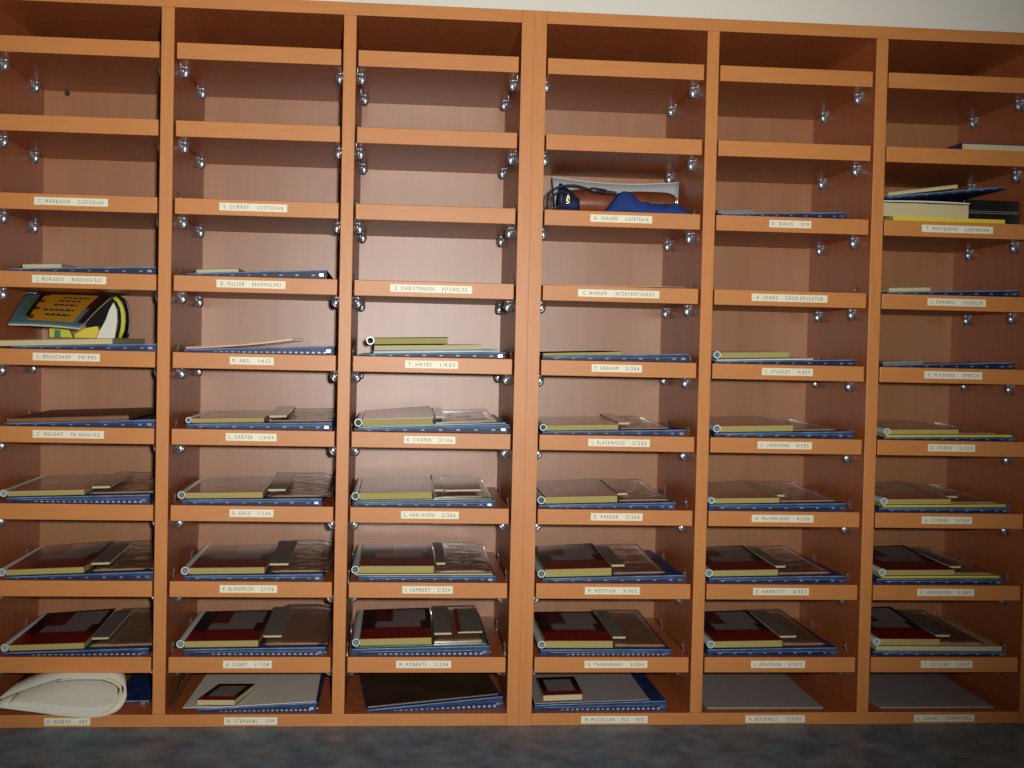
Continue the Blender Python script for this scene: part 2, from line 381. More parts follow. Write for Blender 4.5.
def wallet(c, i, x0p, x1p, yl, yr, label, body='blue', dash=True, y0=12, dep=258, rz=0.0, st=None, pull=True, hmax=15):
    st = st or Stack(c,i)
    zb = st.z
    yp = (yl+yr)/2
    x0 = max(at(x0p,yp,y0)[0], left(c)+3.2); x1 = min(at(x1p,yp,y0)[0], left(c)+W-3.2)
    hl = min(hmax,max(2.6, at(x0p,yl,y0)[1]-st.h(x0))); hr = min(hmax,max(3.4, at(x1p,yr,y0)[1]-st.h(x1)))
    w = (x1-x0)/math.cos(st.a); t = root('zip_wallet', (0,0,0)); put(t, x0, y0, st.h(x0), st.a, rz)
    tag(t, label, 'folder', 'blue zip wallets in the pigeonholes')
    sd = random.random()*50
    hh = lambda u: hl+(hr-hl)*u
    top = lambda u, v: hh(u)*(0.97-0.35*v*(1 if hh(u) > 5 else .3)) + (0.9*nz(u*w,v*dep,0.02,sd) if 0.02 < v < .99 and 0 < u < 1 else 0)
    b = MB(); b.pad(w, dep, top, lambda u, v: 0.0, 16, 8, body); b.build('body', t, smooth=False, bevel=0.6)
    b = MB(); b.sweep([(w*k/14, -0.2, hh(k/14)*0.97-0.3) for k in range(15)], 0.9, 'pale_blue', 6); b.sweep([(w*(k+1)/15, -0.9, hh((k+1)/15)*0.56) for k in range(14)], 0.55, 'pale_blue', 6) if hl > 4 else None; b.build('piping', t, smooth=True)
    b = MB()
    nT = 24
    for k in range(nT):
        u0 = 0.04+0.92*k/nT; u1 = u0+0.92/nT
        z0, z1 = hh(u0)*0.12, hh(u0)*0.50
        b.box(w*u0, w*u1, -1.0, 0.2, z0, z1, body if body != 'blue' else 'navy')
        if dash and k > 3: b.box(w*(u0+0.006), w*(u1-0.012), -1.6, -0.9, z0+(z1-z0)*.05, z0+(z1-z0)*0.62, 'tooth' if k % 2 or k > 14 else 'pale_blue')
        elif not dash and k % 3 == 1: b.box(w*(u0+0.006), w*(u1-0.01), -1.6, -0.9, z0+(z1-z0)*.5, z1, 'pale_blue')
    b.build('zipper', t)
    if pull:
        b = MB(); zc = hr*0.42
        b.box(w-11,w-5,-3.2,-1.0,zc-1.6,zc+1.6,'steel'); b.sweep([(w-5,-2.2,zc),(w-1.5,-2.6,zc+1.4),(w+1,-2.6,zc),(w-1.5,-2.6,zc-1.4)],0.7,'steel',6)
        b.build('zip_pull', t)
    n = Stack(c,i); n.x0 = x0; n.z = st.h(x0)+hl+0.25*0; n.a = math.atan2((st.h(x1)+hr)-(st.h(x0)+hl), x1-x0); n.z += 0.7
    return n

def novel(c, i, st, x0p, x1p, yt, yb, label, y0=16, length=200, tube=True, pages='page', cover='frame', rz=0.0, liftb=0.0, lw=None, th=None, group='red-framed paperbacks with white spine tubes'):
    ym = (yt+yb)/2
    x0 = at(x0p,ym,y0)[0]; x1 = at(x1p,ym,y0)[0]
    if tube: x0 = max(x0, left(c)+14.8)
    else: x0 = max(x0, left(c)+3.5)
    th = th or max(4.5, (yb-yt)*1.44)
    w = x1-x0
    t = root('paperback_book', (0,0,0)); put(t, x0, y0, st.h(x0)+0.1, st.a, rz)
    tag(t, label, 'book', group)
    up = lambda u, v: th + liftb*v*v*(0.4+0.6*u)
    b = MB(); b.pad(w-1.2, length-3, lambda u, v: ((w-1.2)*u, 1.2+(length-3)*v, up(u,v)), lambda u, v: ((w-1.2)*u, 1.2+(length-3)*v, 0.8+liftb*v*v*(0.4+0.6*u)*0.9), 6, 8, pages); b.build('page_block', t)
    if cover == 'frame':
        us = [0,.06,.2,.28,.45,.52,.85,.93,1.0]; vs = [0,.04,.16,.30,.36,.42,.56,.66,.90,.95,1.0]
        def pick(u, v):
            if v < .30: return 'red'
            if v >= .95: return 'maroon'
            if u >= .93: return 'cblack'
            if v < .36: return 'cblack' if u > .85 or u < .2 else 'red'
            if v < .56: return 'cgrey' if .2 <= u < .85 else 'cblack'
            if .45 <= u < .93: return 'cgrey'
            if .2 <= u < .45 and .56 <= v < .9: return 'maroon'
            return 'cblack'
    else:
        us = [0,.15,.85,1.0]; vs = [0,.2,.85,1.0]
        if cover == 'small':
            pick = lambda u, v: 'red' if v < .2 else ('cgrey' if .15 <= u < .85 and v < .85 else 'cblack')
        else: pick = lambda u, v: cover
    b = MB(); t0 = 0.9
    for j in range(len(vs)-1):
        for k in range(len(us)-1):
            q = lambda u, v, dz: (w*u, length*v, up(u,v)+0.05+dz)
            u0,u1,v0,v1 = us[k],us[k+1],vs[j],vs[j+1]; mt = pick((u0+u1)/2,(v0+v1)/2)
            b.quad([q(u0,v0,t0),q(u1,v0,t0),q(u1,v1,t0),q(u0,v1,t0)], mt)
            b.quad([q(u0,v0,0),q(u0,v1,0),q(u1,v1,0),q(u1,v0,0)], mt)
            if j == 0: b.quad([q(u0,0,0),q(u1,0,0),q(u1,0,t0),q(u0,0,t0)], mt)
            if j == len(vs)-2: b.quad([q(u0,1,0),q(u0,1,t0),q(u1,1,t0),q(u1,1,0)], mt)
            if k == 0: b.quad([q(0,v0,0),q(0,v0,t0),q(0,v1,t0),q(0,v1,0)], mt)
            if k == len(us)-2: b.quad([q(1,v0,0),q(1,v1,0),q(1,v1,t0),q(1,v0,t0)], mt)
    bmn = b.build('front_cover', t)
    b = MB(); b.pad(w, length, lambda u, v: (w*u, length*v, 0.75+liftb*v*v*(0.4+0.6*u)*0.85), lambda u, v: (w*u, length*v, liftb*v*v*(0.4+0.6*u)*0.85), 4, 8, 'maroon' if cover == 'frame' else ('matte' if cover == 'matte' else 'cblack')); b.build('back_cover', t)
    if tube:
        r = min(5.6, max(4.2, th*0.62)); b = MB(); b.ring_tube(-r-0.1, r+0.4, -1.5, length+2, r, r-1.1, 'tube', 18); b.build('spine_tube', t, smooth=False)
        b['label'] if False else None
    return x1, st.h(x1), th

def memo_pad(c, i, st, x0, w, y0, length, th, base, label, mcol='padgrey'):
    t = root('memo_pad', (0,0,0)); put(t, x0, y0, base, st.a, 0)
    tag(t, label, 'notepad', 'grey notepads beside the paperbacks')
    b = MB(); b.pad(w-0.8, length-1, lambda u, v: th-0.8, lambda u, v: 0.0, 2, 2, 'page_pale'); b.build('page_block', t)
    b = MB(); b.box(0,w,-0.8,length,th-0.75,th,mcol); b.build('cover', t)

def packet(c, i, st, x0, x1, y0, length, hf, hb, label, insert='kraft'):
    w = x1-x0; t = root('clear_packet', (0,0,0)); put(t, x0, y0, st.h(x0)+0.2, st.a, 0)
    tag(t, label, 'plastic bag', 'crinkled clear packets of papers')
    sd = random.random()*90
    def crk(u, v):
        e = min(1, 8*min(u,1-u), 9*min(v,1-v)) if 0 < u < 1 and 0 < v < 1 else 0
        return e*(2.2*abs(nz(u*w*0.5,v*length,0.04,sd)) + 0.9*nz(u*w,v*length,0.1,sd+9))
    env = lambda u, v: hf+(hb-hf)*v**1.5
    ht = lambda u, v: env(u,v)*(0.35+0.65*min(1,5*u,4*(1-u))) if hb > 8 else env(u,v)
    b = MB(); b.pad(w-4, length-6, lambda u, v: (2+(w-4)*u, 3+(length-6)*v, ht(u,v)*0.8-0.4), lambda u, v: (2+(w-4)*u, 3+(length-6)*v, 0.5), 10, 14, insert); b.build('paper_insert', t, smooth=True)
    b = MB(); b.pad(w, length, lambda u, v: (w*u, length*v, ht(u,v)+0.6+crk(u,v)), lambda u, v: (w*u, length*v, 0.1), 18, 30, 'film'); b.build('plastic_film', t, smooth=False)

def sheet(c, i, pts_front, pts_back, y0, y1, z, th, mname, name, label, cat, group=None, sag=None):
    """flat sheet with four corners given by left/right x (mm) at front and back; z = height function"""
    xl0, xr0 = pts_front; xl1, xr1 = pts_back
    t0 = V(xl0, y0, 0)
    b = MB()
    def tp(off):
        def f(u, v):
            xa = xl0+(xl1-xl0)*v; xb = xr0+(xr1-xr0)*v; x = xa+(xb-xa)*u
            return (x-xl0, (y1-y0)*v, z(x,u,v)-z(xl0,0,0)+off)
        return f
    b.pad(1, 1, tp(th), tp(0.0), 12, 10, mname)
    o = b.build(name); o.location = V(xl0, y0, z(xl0,0,0)); tag(o, label, cat, group)
    return o

# ------------------------------------------------------------------ student kits: wallet, paperback, notepad, clear packet
# wallet (x0,x1,yTopL,yTopR) ; novel (x0,x1,ytop,ybot) ; lift of the cover at the back ; pad width ; packet right end px, back height
KITS = {
 (0,6):dict(w=(8,149,497,494.5), n=(9,85,489,494.5), lift=2, pad=26, pk=(152,14)),
 (0,7):dict(w=(6,153,576,571.5), n=(8,85,565,571), lift=10, pad=26, pk=(153,16)),
 (0,8):dict(w=(6,149,650.5,647.5), n=(12,86,641,647), lift=12, pad=24, pk=(152,14)),
 (1,5):dict(w=(185,331,424,422.5), n=(190,263,418,422.5), lift=0, pad=26, pk=(331,12)),
 (1,6):dict(w=(180,321,500,499), n=(184,262,493,499), lift=2, pad=26, pk=(330,36)),
 (1,7):dict(w=(183,322,576,575), n=(188,264,568,574.5), lift=2, pad=28, pk=(329,38)),
 (1,8):dict(w=(183,325,649,648), n=(184,258,640.5,647), lift=3, pad=27, pk=(328,30)),
 (2,5):dict(w=(353,509,429,424.5), n=(361,433,419.5,426), lift=12, pad=14, pk=(497,14)),
 (2,6):dict(w=(352,495,503,501), n=(358,432,493,500), lift=3, pad=14, pk=(492,22)),
 (2,7):dict(w=(357,496,577,577), n=(358,434,567.5,575), lift=2, pad=14, pk=(494,26)),
 (2,8):dict(w=(350,490,650,647), n=(359,432,640,647), lift=3, pad=26, pk=(484,10)),
 (3,5):dict(w=(542,688,432,430), n=(544,620,424.5,430), lift=0, pad=18, pk=(672,10)),
 (3,6):dict(w=(538,677,506,503), n=(545,619,496,503), lift=6, pad=16, pk=(672,14)),
 (3,7):dict(w=(542,686,580,576), n=(545,613,570,578), lift=8, pad=20, pk=(668,14)),
 (3,8):dict(w=(540,672,651,650.5), n=(545,614,642.5,650), lift=2, pad=20, pk=(668,12)),
 (4,5):dict(w=(716,856,433.5,431.5), n=(722,796,425,431.5), lift=4, pad=0, pk=(840,8)),
 (4,6):dict(w=(710,848,505.5,503.5), n=(713,782,498.5,504), lift=6, pad=12, pk=(840,9)),
 (4,7):dict(w=(710,847,579,576), n=(709,780,570.5,577), lift=7, pad=16, pk=(834,9)),
 (4,8):dict(w=(708,838,650.5,647.5), n=(715,784,642,649), lift=5, pad=26, pk=(828,8)),
 (5,5):dict(w=(885,1014,438,437), n=(891,960,431.5,437), lift=4, pad=0, pk=(1000,5)),
 (5,6):dict(w=(880,1008,508,506.5), n=(888,952,501,507), lift=8, pad=18, pk=(1000,7)),
 (5,7):dict(w=(877,1001,579,577.5), n=(886,955,572,578), lift=9, pad=18, pk=(994,7)),
 (5,8):dict(w=(873,1003,651,650), n=(880,940,636,643), lift=14, pad=24, pk=(984,6)),
}
EXTRA_UNDER = {(2,6):('green','thin green card folder'), (2,8):('green','thin green card folder'), (2,7):('cream','cream sheet of paper'),
               (5,5):('yellow','yellow card folder'), (5,6):('yellow','yellow card folder'), (5,7):('yellow','yellow card folder'), (5,8):('cream','thick cream wad of papers'),
               (2,5):('teal','teal card folder')}
for (c,i), k in KITS.items():
    pl = place(c,i); k['pk'] = (k['pk'][0], min(9.0 if c != 1 else 12.0, 3+k['pk'][1]*0.35))
    body = 'blue'
    st = wallet(c,i,*k['w'], 'blue zip wallet under the paperback, '+pl, body, dash=(c,i) in ((1,8),(2,8),(0,8),(3,8),(0,6)))
    if (c,i) in EXTRA_UNDER:
        mn, nm = EXTRA_UNDER[(c,i)]; th = 6.5 if (c,i) == (5,8) else (2.6 if mn == 'yellow' else 1.6)
        x0 = max(at(k['n'][0],k['n'][3],14)[0]-6, left(c)+4); x1 = at(k['w'][1]-3,k['n'][3],14)[0]
        ta = math.tan(st.a); zz = lambda x, u, v, st=st: st.h(x)+0.15
        sheet(c,i,(x0,x1),(x0+1,x1-1),14,235,zz,th,mn, 'card_folder' if 'folder' in nm else 'paper_sheet', nm+' on the blue wallet, '+pl, 'folder' if 'folder' in nm else 'paper')
        st.z += th+0.3
    x1, hz, th = novel(c,i,st,*k['n'], 'red-framed paperback with white spine tube, '+pl, liftb=k['lift']*0.6)
    pw = k['pad']; px0 = x1+2.5
    xr = min(at(k['pk'][0], k['n'][3], 20)[0], left(c)+W-4)
    packet(c,i,st,px0,xr,24,232,2.2,k['pk'][1],'crinkled clear packet of tan papers beside the paperback, '+pl)
    if pw:
        bz = st.h(px0+0.5)+ k['pk'][1]*1.0*(0.62)+3.2
        x, z_ = px0+0.5, st.h(px0+0.5)
        # pad leans on the packet, its front end just above the packet's front
        t = root('memo_pad', (0,0,0)); hb = 2.2+(k['pk'][1]-2.2)*0.95
        L_ = 165; rx = math.atan2(max(0.5, hb*0.95+3.0-th*0.55), L_+30)
        put(t, x, 44, z_+max(3.6, th*0.62)+1.5); t.rotation_euler = (rx, -st.a, 0)
        tag(t, 'narrow grey notepad between paperback and clear packet, '+pl, 'notepad', 'grey notepads beside the paperbacks')
        b = MB(); b.box(0.4,pw-0.4,0,L_-1,0,2.6,'page_pale'); b.build('page_block', t)
        b = MB(); b.box(0,pw,-0.6,L_,2.65,3.5,'padgrey'); b.build('cover', t)

    if (c,i) in ((2,8),(2,6)):
        xa_, xb_ = ((457,482) if i == 8 else (443,480)); xa_ = at(xa_,k['n'][2],60)[0]; xb_ = at(xb_,k['n'][2],60)[0]; xa_ = max(xa_, x1+2.5+pw+1.5)
        t = root('notebook', (0,0,0)); put(t, xa_, 48 if i == 8 else 34, st.h(xa_)+max(3.6, th*0.62)+2.2); t.rotation_euler = (rx, -st.a, 0)
        tag(t, 'grey notebook with red spine edge, '+pl if i == 8 else 'brown notebook on clear packet, '+pl, 'notebook')
        ww = xb_-xa_
        b = MB(); b.box(0.5,ww-0.5,0,149,0,1.8,'page_pale'); b.build('page_block', t)
        b = MB(); b.box(5 if i == 8 else 0,ww,-0.5,150,1.85,2.7,'padgrey' if i == 8 else 'kraft'); b.build('cover', t)
        if i == 8:
            b = MB(); b.box(0,4.9,-0.6,150,1.85,2.8,'red'); b.build('spine_strip', t)

# ------------------------------------------------------------------ thinner shelves near eye level
def thin_block(c, i, st, x0p, x1p, yt, yb, mname, name, label, cat, y0=16, length=200, lift=0.0, group=None, cover=None, tilt=0.0):
    ym = (yt+yb)/2; x0 = max(at(x0p,ym,y0)[0], left(c)+3.5); x1 = min(at(x1p,ym,y0)[0], left(c)+W-3.5); th = max(1.2,(yb-yt)*1.44); w = x1-x0
    o = root(name, (0,0,0)); put(o, x0, y0, st.h(x0)+0.15, st.a+tilt); tag(o, label, cat, group)
    b = MB(); b.pad(w, length, lambda u, v: th-0.5+lift*u*u+0.25*nz(u*w,v*length,0.03,x0), lambda u, v: lift*u*u*0.95, 10, 6, mname); b.build('sheets', o)
    b = MB(); b.pad(w, length, lambda u, v: th+0.3+lift*u*u, lambda u, v: th-0.1+lift*u*u, 10, 2, cover or mname); b.build('cover', o)
    n = Stack(c,i); n.x0 = x0; n.z = st.h(x0)+th+1.0; n.a = st.a+tilt+ (math.atan2(lift,w) if lift else 0)
    return n
def wl(c, i): return 'thin blue zip wallet, '+place(c,i)
G2 = 'blue zip wallets in the pigeonholes'
# far left column
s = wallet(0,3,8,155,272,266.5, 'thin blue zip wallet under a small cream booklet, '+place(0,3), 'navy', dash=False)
thin_block(0,3,s,24,62,264.5,268.5,'page_pale','booklet','small cream booklet on blue wallet, '+place(0,3),'booklet',length=150,cover='padgrey')
s04 = wallet(0,4,12,156,348,343.5, 'blue zip wallet under cream papers, fifth shelf, far left column','blue',dash=False)
s = thin_block(0,4,s04,0,112,339.5,345,'cream','paper_stack','curling stack of cream papers under the magazine, far left column','paper',length=230,cover='cream')
s = wallet(0,5,5,155,424,419.5, 'blue zip wallet under brown card, sixth shelf, far left column','blue',dash=False)
thin_block(0,5,s,8,128,416,420,'brown','card_folder','brown card folder sagging on blue wallet, sixth shelf, far left column','folder',length=235,cover='brown')
# second column
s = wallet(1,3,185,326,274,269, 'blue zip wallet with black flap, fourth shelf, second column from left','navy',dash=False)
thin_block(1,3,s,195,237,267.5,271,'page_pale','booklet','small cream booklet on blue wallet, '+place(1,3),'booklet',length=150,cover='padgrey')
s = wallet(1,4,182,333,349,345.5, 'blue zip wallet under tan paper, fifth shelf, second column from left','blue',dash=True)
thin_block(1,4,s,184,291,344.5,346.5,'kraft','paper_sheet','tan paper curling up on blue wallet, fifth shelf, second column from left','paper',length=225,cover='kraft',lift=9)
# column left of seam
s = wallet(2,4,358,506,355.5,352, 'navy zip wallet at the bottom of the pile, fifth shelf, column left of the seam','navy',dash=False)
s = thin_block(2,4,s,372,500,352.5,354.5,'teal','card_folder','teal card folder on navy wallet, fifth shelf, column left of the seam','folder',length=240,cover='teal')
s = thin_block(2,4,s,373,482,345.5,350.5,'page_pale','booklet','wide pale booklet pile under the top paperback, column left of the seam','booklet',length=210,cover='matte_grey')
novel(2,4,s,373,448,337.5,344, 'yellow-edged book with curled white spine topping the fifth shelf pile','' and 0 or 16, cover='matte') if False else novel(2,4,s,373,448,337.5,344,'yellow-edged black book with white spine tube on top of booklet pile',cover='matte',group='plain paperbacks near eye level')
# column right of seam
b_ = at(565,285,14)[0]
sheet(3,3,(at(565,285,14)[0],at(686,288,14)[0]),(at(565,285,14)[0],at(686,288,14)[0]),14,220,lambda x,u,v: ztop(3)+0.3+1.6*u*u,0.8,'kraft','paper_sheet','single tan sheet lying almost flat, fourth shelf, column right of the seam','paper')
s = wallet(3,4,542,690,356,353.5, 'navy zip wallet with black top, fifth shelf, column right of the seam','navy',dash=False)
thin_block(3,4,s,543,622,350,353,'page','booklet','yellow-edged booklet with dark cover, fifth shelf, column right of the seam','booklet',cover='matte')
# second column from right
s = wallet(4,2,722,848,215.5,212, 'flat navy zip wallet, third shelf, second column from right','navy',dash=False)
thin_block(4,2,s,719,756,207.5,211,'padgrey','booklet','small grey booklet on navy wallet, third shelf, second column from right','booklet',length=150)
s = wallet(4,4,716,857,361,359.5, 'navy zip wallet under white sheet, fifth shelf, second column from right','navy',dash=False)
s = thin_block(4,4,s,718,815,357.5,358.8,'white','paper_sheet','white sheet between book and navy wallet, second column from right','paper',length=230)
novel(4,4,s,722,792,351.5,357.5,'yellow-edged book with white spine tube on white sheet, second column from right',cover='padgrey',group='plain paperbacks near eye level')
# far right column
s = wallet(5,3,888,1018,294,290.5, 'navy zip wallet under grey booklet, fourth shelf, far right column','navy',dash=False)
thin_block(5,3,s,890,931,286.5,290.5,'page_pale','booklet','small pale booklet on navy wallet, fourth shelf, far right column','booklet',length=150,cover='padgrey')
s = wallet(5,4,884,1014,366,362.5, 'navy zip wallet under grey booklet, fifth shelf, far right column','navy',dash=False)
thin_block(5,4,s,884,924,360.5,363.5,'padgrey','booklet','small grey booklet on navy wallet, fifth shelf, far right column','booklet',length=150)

# ------------------------------------------------------------------ far left, fifth shelf: magazine propped on rolled poster
z0 = s04.h(left(0)+100)
z0 = ztop(4)
def arc(cx, cz, rx, rz_, a0, a1, n=16):
    return [(cx+rx*math.cos(math.radians(a0+(a1-a0)*k/n)), cz+rz_*math.sin(math.radians(a0+(a1-a0)*k/n))) for k in range(n+1)]
YP = 156
base = max(at(80,338,YP)[1], ztop(4)+14)
pz = lambda px, py: (at(px,py,YP)[0]-xo, max(0.6, min(at(px,py,YP)[1], ztop(3)-ST-2.2)-base))
xo = at(48,338,YP)[0]
t = root('rolled_poster', V(xo,YP,base)); tag(t, 'yellow and green poster bent into a half roll under the magazine', 'poster')
def prism(poly, y0, y1, m):
    b = MB(); n = len(poly)
    b.quad([(p[0],y0,p[1]) for p in poly], m); b.quad([(p[0],y1,p[1]) for p in reversed(poly)], m)
    for k in range(n):
        a_, c_ = poly[k], poly[(k+1)%n]; b.quad([(a_[0],y0,a_[1]),(a_[0],y1,a_[1]),(c_[0],y1,c_[1]),(c_[0],y0,c_[1])], m)
    return b
arcp = [pz(*q) for q in ((104,293.5),(112,294),(118,297.5),(122.5,304),(124.5,312),(125,321),(124,330),(121,337.5))]
b = MB(); b.ribbon(arcp,1.0,0,44,'cblack','yelgreen'); b.build('outer_sheet', t, smooth=True)
arcq = [pz(*q) for q in ((113,297.5),(117,301),(120,307),(121.3,313),(121.5,322),(120.5,330),(118.5,337.5))]
b = MB(); b.ribbon(arcq,4.2,1.5,42,'yelgreen'); b.build('yellow_sheet', t, smooth=True)
arcr = [pz(*q) for q in ((113,301),(115.8,307),(116.8,314),(117,322),(116,330),(114.5,337.5))]
b = MB(); b.ribbon(arcr,0.9,0.5,40,'cblack'); b.build('black_line_sheet', t, smooth=True)
prism([pz(*q) for q in ((112,302),(115,309),(115.6,320),(114.2,330),(113,337.8),(95,338),(98,331),(104,320),(108,309))],6,30,'white').build('white_flap', t)
prism([pz(*q) for q in ((98,296),(112,297.5),(112,303),(106,318),(98,330),(80,330),(78,320))],46,60,'matte').build('black_fill', t)  # matte black block filling the area between magazine and white flap
prism([pz(*q) for q in ((74,334),(84,328),(96,326),(98,330),(94.5,338),(74,338))],3,20,'yellow').build('yellow_fold', t)
prism([pz(*q) for q in ((49,328),(68,329),(72,337.5),(49,338))],4,16,'yelgreen').build('green_fold', t)
prism([pz(*q) for q in ((54,329.5),(60,329.8),(60,337.5),(54,337.5))],3.2,3.9,'green').build('green_stripe', t)
# magazine: lower front edge, raised back edge
mx0, mz0 = at(9,324,26); mx1, mz1 = at(80,328,26)
bx0, bz0 = at(27,294.5,150); bx1, bz1 = at(112,296,150)
bz0 = min(bz0, ztop(4)+PITCH-ST-5); bz1 = min(bz1, ztop(4)+PITCH-ST-5)
t = root('magazine', V(mx0,26,mz0)); tag(t, 'floppy magazine with amber and slate blue cover propped on the rolled poster', 'magazine')
def magf(off):
    def f(u, v):
        x = (mx0+(mx1-mx0)*u)*(1-v)+(bx0+(bx1-bx0)*u)*v
        z = (mz0+(mz1-mz0)*u)*(1-v)+(bz0+(bz1-bz0)*u)*v + 2.5*math.sin(math.pi*v) + 1.5*math.sin(math.pi*u)
        return (x-mx0, 124*v, z-mz0+off)
    return f
b = MB(); b.pad(1,1,magf(0),magf(-2.2),14,10,'page_pale'); b.build('pages', t, smooth=True)
def magcol(u, v):
    if u < .06 or (u < .21 and v < .16) : return 'steelblue'
    if u < .17: return 'green' if .2 < v < .8 else 'steelblue'
    if u < .21: return 'black'
    if v < .10: return 'steelblue'
    if u < .27: return 'red' if int(v*8) % 2 else 'orange'
    if u > .9: return 'cblack'
    if u > .84: return 'steelblue' if v < .5 else 'cblack'
    return 'orange'
b = MB(); b.pad(1,1,magf(0.9),magf(0.1),34,20,magcol,ms='steelblue'); b.build('cover', t, smooth=True)
b = MB()
for (v, u0, u1) in ((.24,.42,.74),(.38,.36,.74),(.54,.44,.72),(.68,.46,.72),(.80,.48,.8)):
    u = u0; 
    while u < u1:
        wd = random.uniform(.035,.07); f = magf(1.15)
        b.quad([f(u,v),f(min(u+wd,u1),v),f(min(u+wd,u1),v+.05),f(u,v+.05)],'navy'); u += wd+.014
b.build('cover_lettering', t)

# ------------------------------------------------------------------ far left floor: big rolled sheet, wallet
cx = left(0)
sN = wallet(0,9,112,150,705,702, 'blue zip wallet behind the big rolled sheet, far left column','blue',dash=False,y0=60,dep=210)
L0 = cx+8
def tz(px, py, y=-14): return at(px,py,y)
ctrl = [(-2,706),(40,712),(75,717),(100,717.5),(118,712),(126,702),(127,693),(121,684),(108,677.8),(88,675.5),(66,678),(42,684.5),(20,692),(2,699)]
pts = [tz(*q) for q in ctrl]
def smooth_path(p, n=4):
    out = []
    for k in range(len(p)-1):
        a = p[max(0,k-1)]; b0 = p[k]; c0 = p[k+1]; d0 = p[min(len(p)-1,k+2)]
        for q in range(n):
            t_ = q/n
            out.append(tuple(0.5*((2*b0[j])+(-a[j]+c0[j])*t_+(2*a[j]-5*b0[j]+4*c0[j]-d0[j])*t_*t_+(-a[j]+3*b0[j]-3*c0[j]+d0[j])*t_**3) for j in (0,1)))
    out.append(p[-1]); return out
sp = smooth_path(pts)
zmin = min(q[1] for q in sp); fl = ztop(9)+0.8
sp = [(max(q[0], cx+2.5), q[1]-zmin+fl) for q in sp]
sp = [(q[0], min(q[1], ztop(8)-ST-2.5)) for q in sp]
t = root('rolled_paper', V(cx+10,-14,fl)); tag(t, 'large off-white sheet rolled into a teardrop loop on the cabinet floor', 'paper')
b = MB(); b.ribbon([(q[0]-cx-10,q[1]-fl) for q in sp],1.1,0,150,'white',skew=-34); b.build('outer_sheet', t, smooth=True)
inn = smooth_path([(q[0],q[1]) for q in [tz(108,713.5),tz(116,708),tz(122,699),tz(119,688),tz(104,681),tz(84,679),tz(60,682.5)]])
inn = [(q[0]-cx-10, q[1]-zmin) for q in inn]
inn = [(q[0], min(q[1], ztop(8)-ST-4.5-fl)) for q in inn]
b = MB(); b.ribbon(inn,1.0,2,145,'white','cream',skew=-30); b.build('inner_sheet', t, smooth=True)
def span(x):
    zs_ = sorted(a_[1]+(c_[1]-a_[1])*((x-a_[0])/(c_[0]-a_[0])) for a_, c_ in zip(sp, sp[1:]) if a_[0] != c_[0] and min(a_[0],c_[0]) <= x <= max(a_[0],c_[0]))
    return (zs_[0], zs_[-1]) if zs_ else (0, 0)
xA = min(q[0] for q in sp)+16; xB = max(q[0] for q in sp)-14
def fe(off):
    def f(u, v):
        x = xA+(xB-xA)*u; lo, hi = span(x); vv = 0.06+0.84*v
        return ((x-cx-10)-34*(x-xA)/(xB-xA)*(vv*0.85), 12+128*v, lo+1.6+max(0,hi-lo-6)*vv-fl+off)
    return f
b = MB(); b.pad(1,1,fe(0.8),fe(0.0),24,10,'white'); b.build('folded_end', t, smooth=True)
b = MB(); b.box(0,70,0,170,0,4,'page_pale'); b.box(-.4,70.4,-.4,170.4,4.05,5,'cblack'); o = b.build('thin_book'); 
x_, z_ = at(6,694,60); o.location = V(cx+12, 95, ztop(8)-ST-36); 
bpy.data.objects.remove(o)

# ------------------------------------------------------------------ second column floor: wallet, white sheet, small book
s = wallet(1,9,196,317,710,704, 'blue zip wallet under white sheet on the floor, second column from left','blue',dash=True)
xa = at(183,712,12)[0]; xb = at(317,704,12)[0]
ta = math.tan(s.a)
sheet(1,9,(xa,xb-2),(xa+8,xb-6),10,255,lambda x,u,v: max(s.h(x),ztop(9)+6)+0.6-0*v,0.9,'white','paper_sheet','large white sheet with small red book on it, second column from left','paper')
s2 = Stack(1,9); s2.x0 = s.x0; s2.z = s.z+1.8; s2.a = s.a
novel(1,9,s2,197,237,701,707,'small red and black book angled on the white sheet, second column from left',y0=22,length=88,tube=False,pages='page_pale',cover='small',rz=-0.22,th=8,group='small books on white sheets')
# dark card standing at left
x0 = at(176,705,20)[0]
b = MB(); b.pad(1,1,lambda u,v:(14*u+1.0, 230*v, 42*u),lambda u,v:(14*u, 230*v, 42*u),4,6,'darkbrown')
o = b.build('card_folder'); o.location = V(left(1)+4,20,ztop(9)+0.3); tag(o,'dark folder leaning on the side panel beside the white sheet, second column from left','folder')

# ------------------------------------------------------------------ column left of seam, floor: brown magazine on wallet
s = wallet(2,9,366,507,713,700, 'blue zip wallet with dashed zip under dark brown magazine','blue',dash=True,hmax=18,rz=0.085,y0=10,dep=245)
xa = at(367,708,12)[0]; xb = at(500,700,12)[0]
tt = root('magazine', (0,0,0)); put(tt, xa, 14, s.h(xa)+0.6, s.a, 0.085); tag(tt,'dark brown glossy magazine lying on the blue wallet, column left of the seam','magazine')
w_ = (xb-xa)/math.cos(s.a)
b = MB(); b.pad(w_,235,lambda u,v: 3.0,lambda u,v: 0.2,4,4,'darkbrown'); b.build('cover', tt)
b = MB(); b.box(1,w_-1,-0.4,-0.02,0.9,1.9,'padgrey'); b.build('pages', tt)

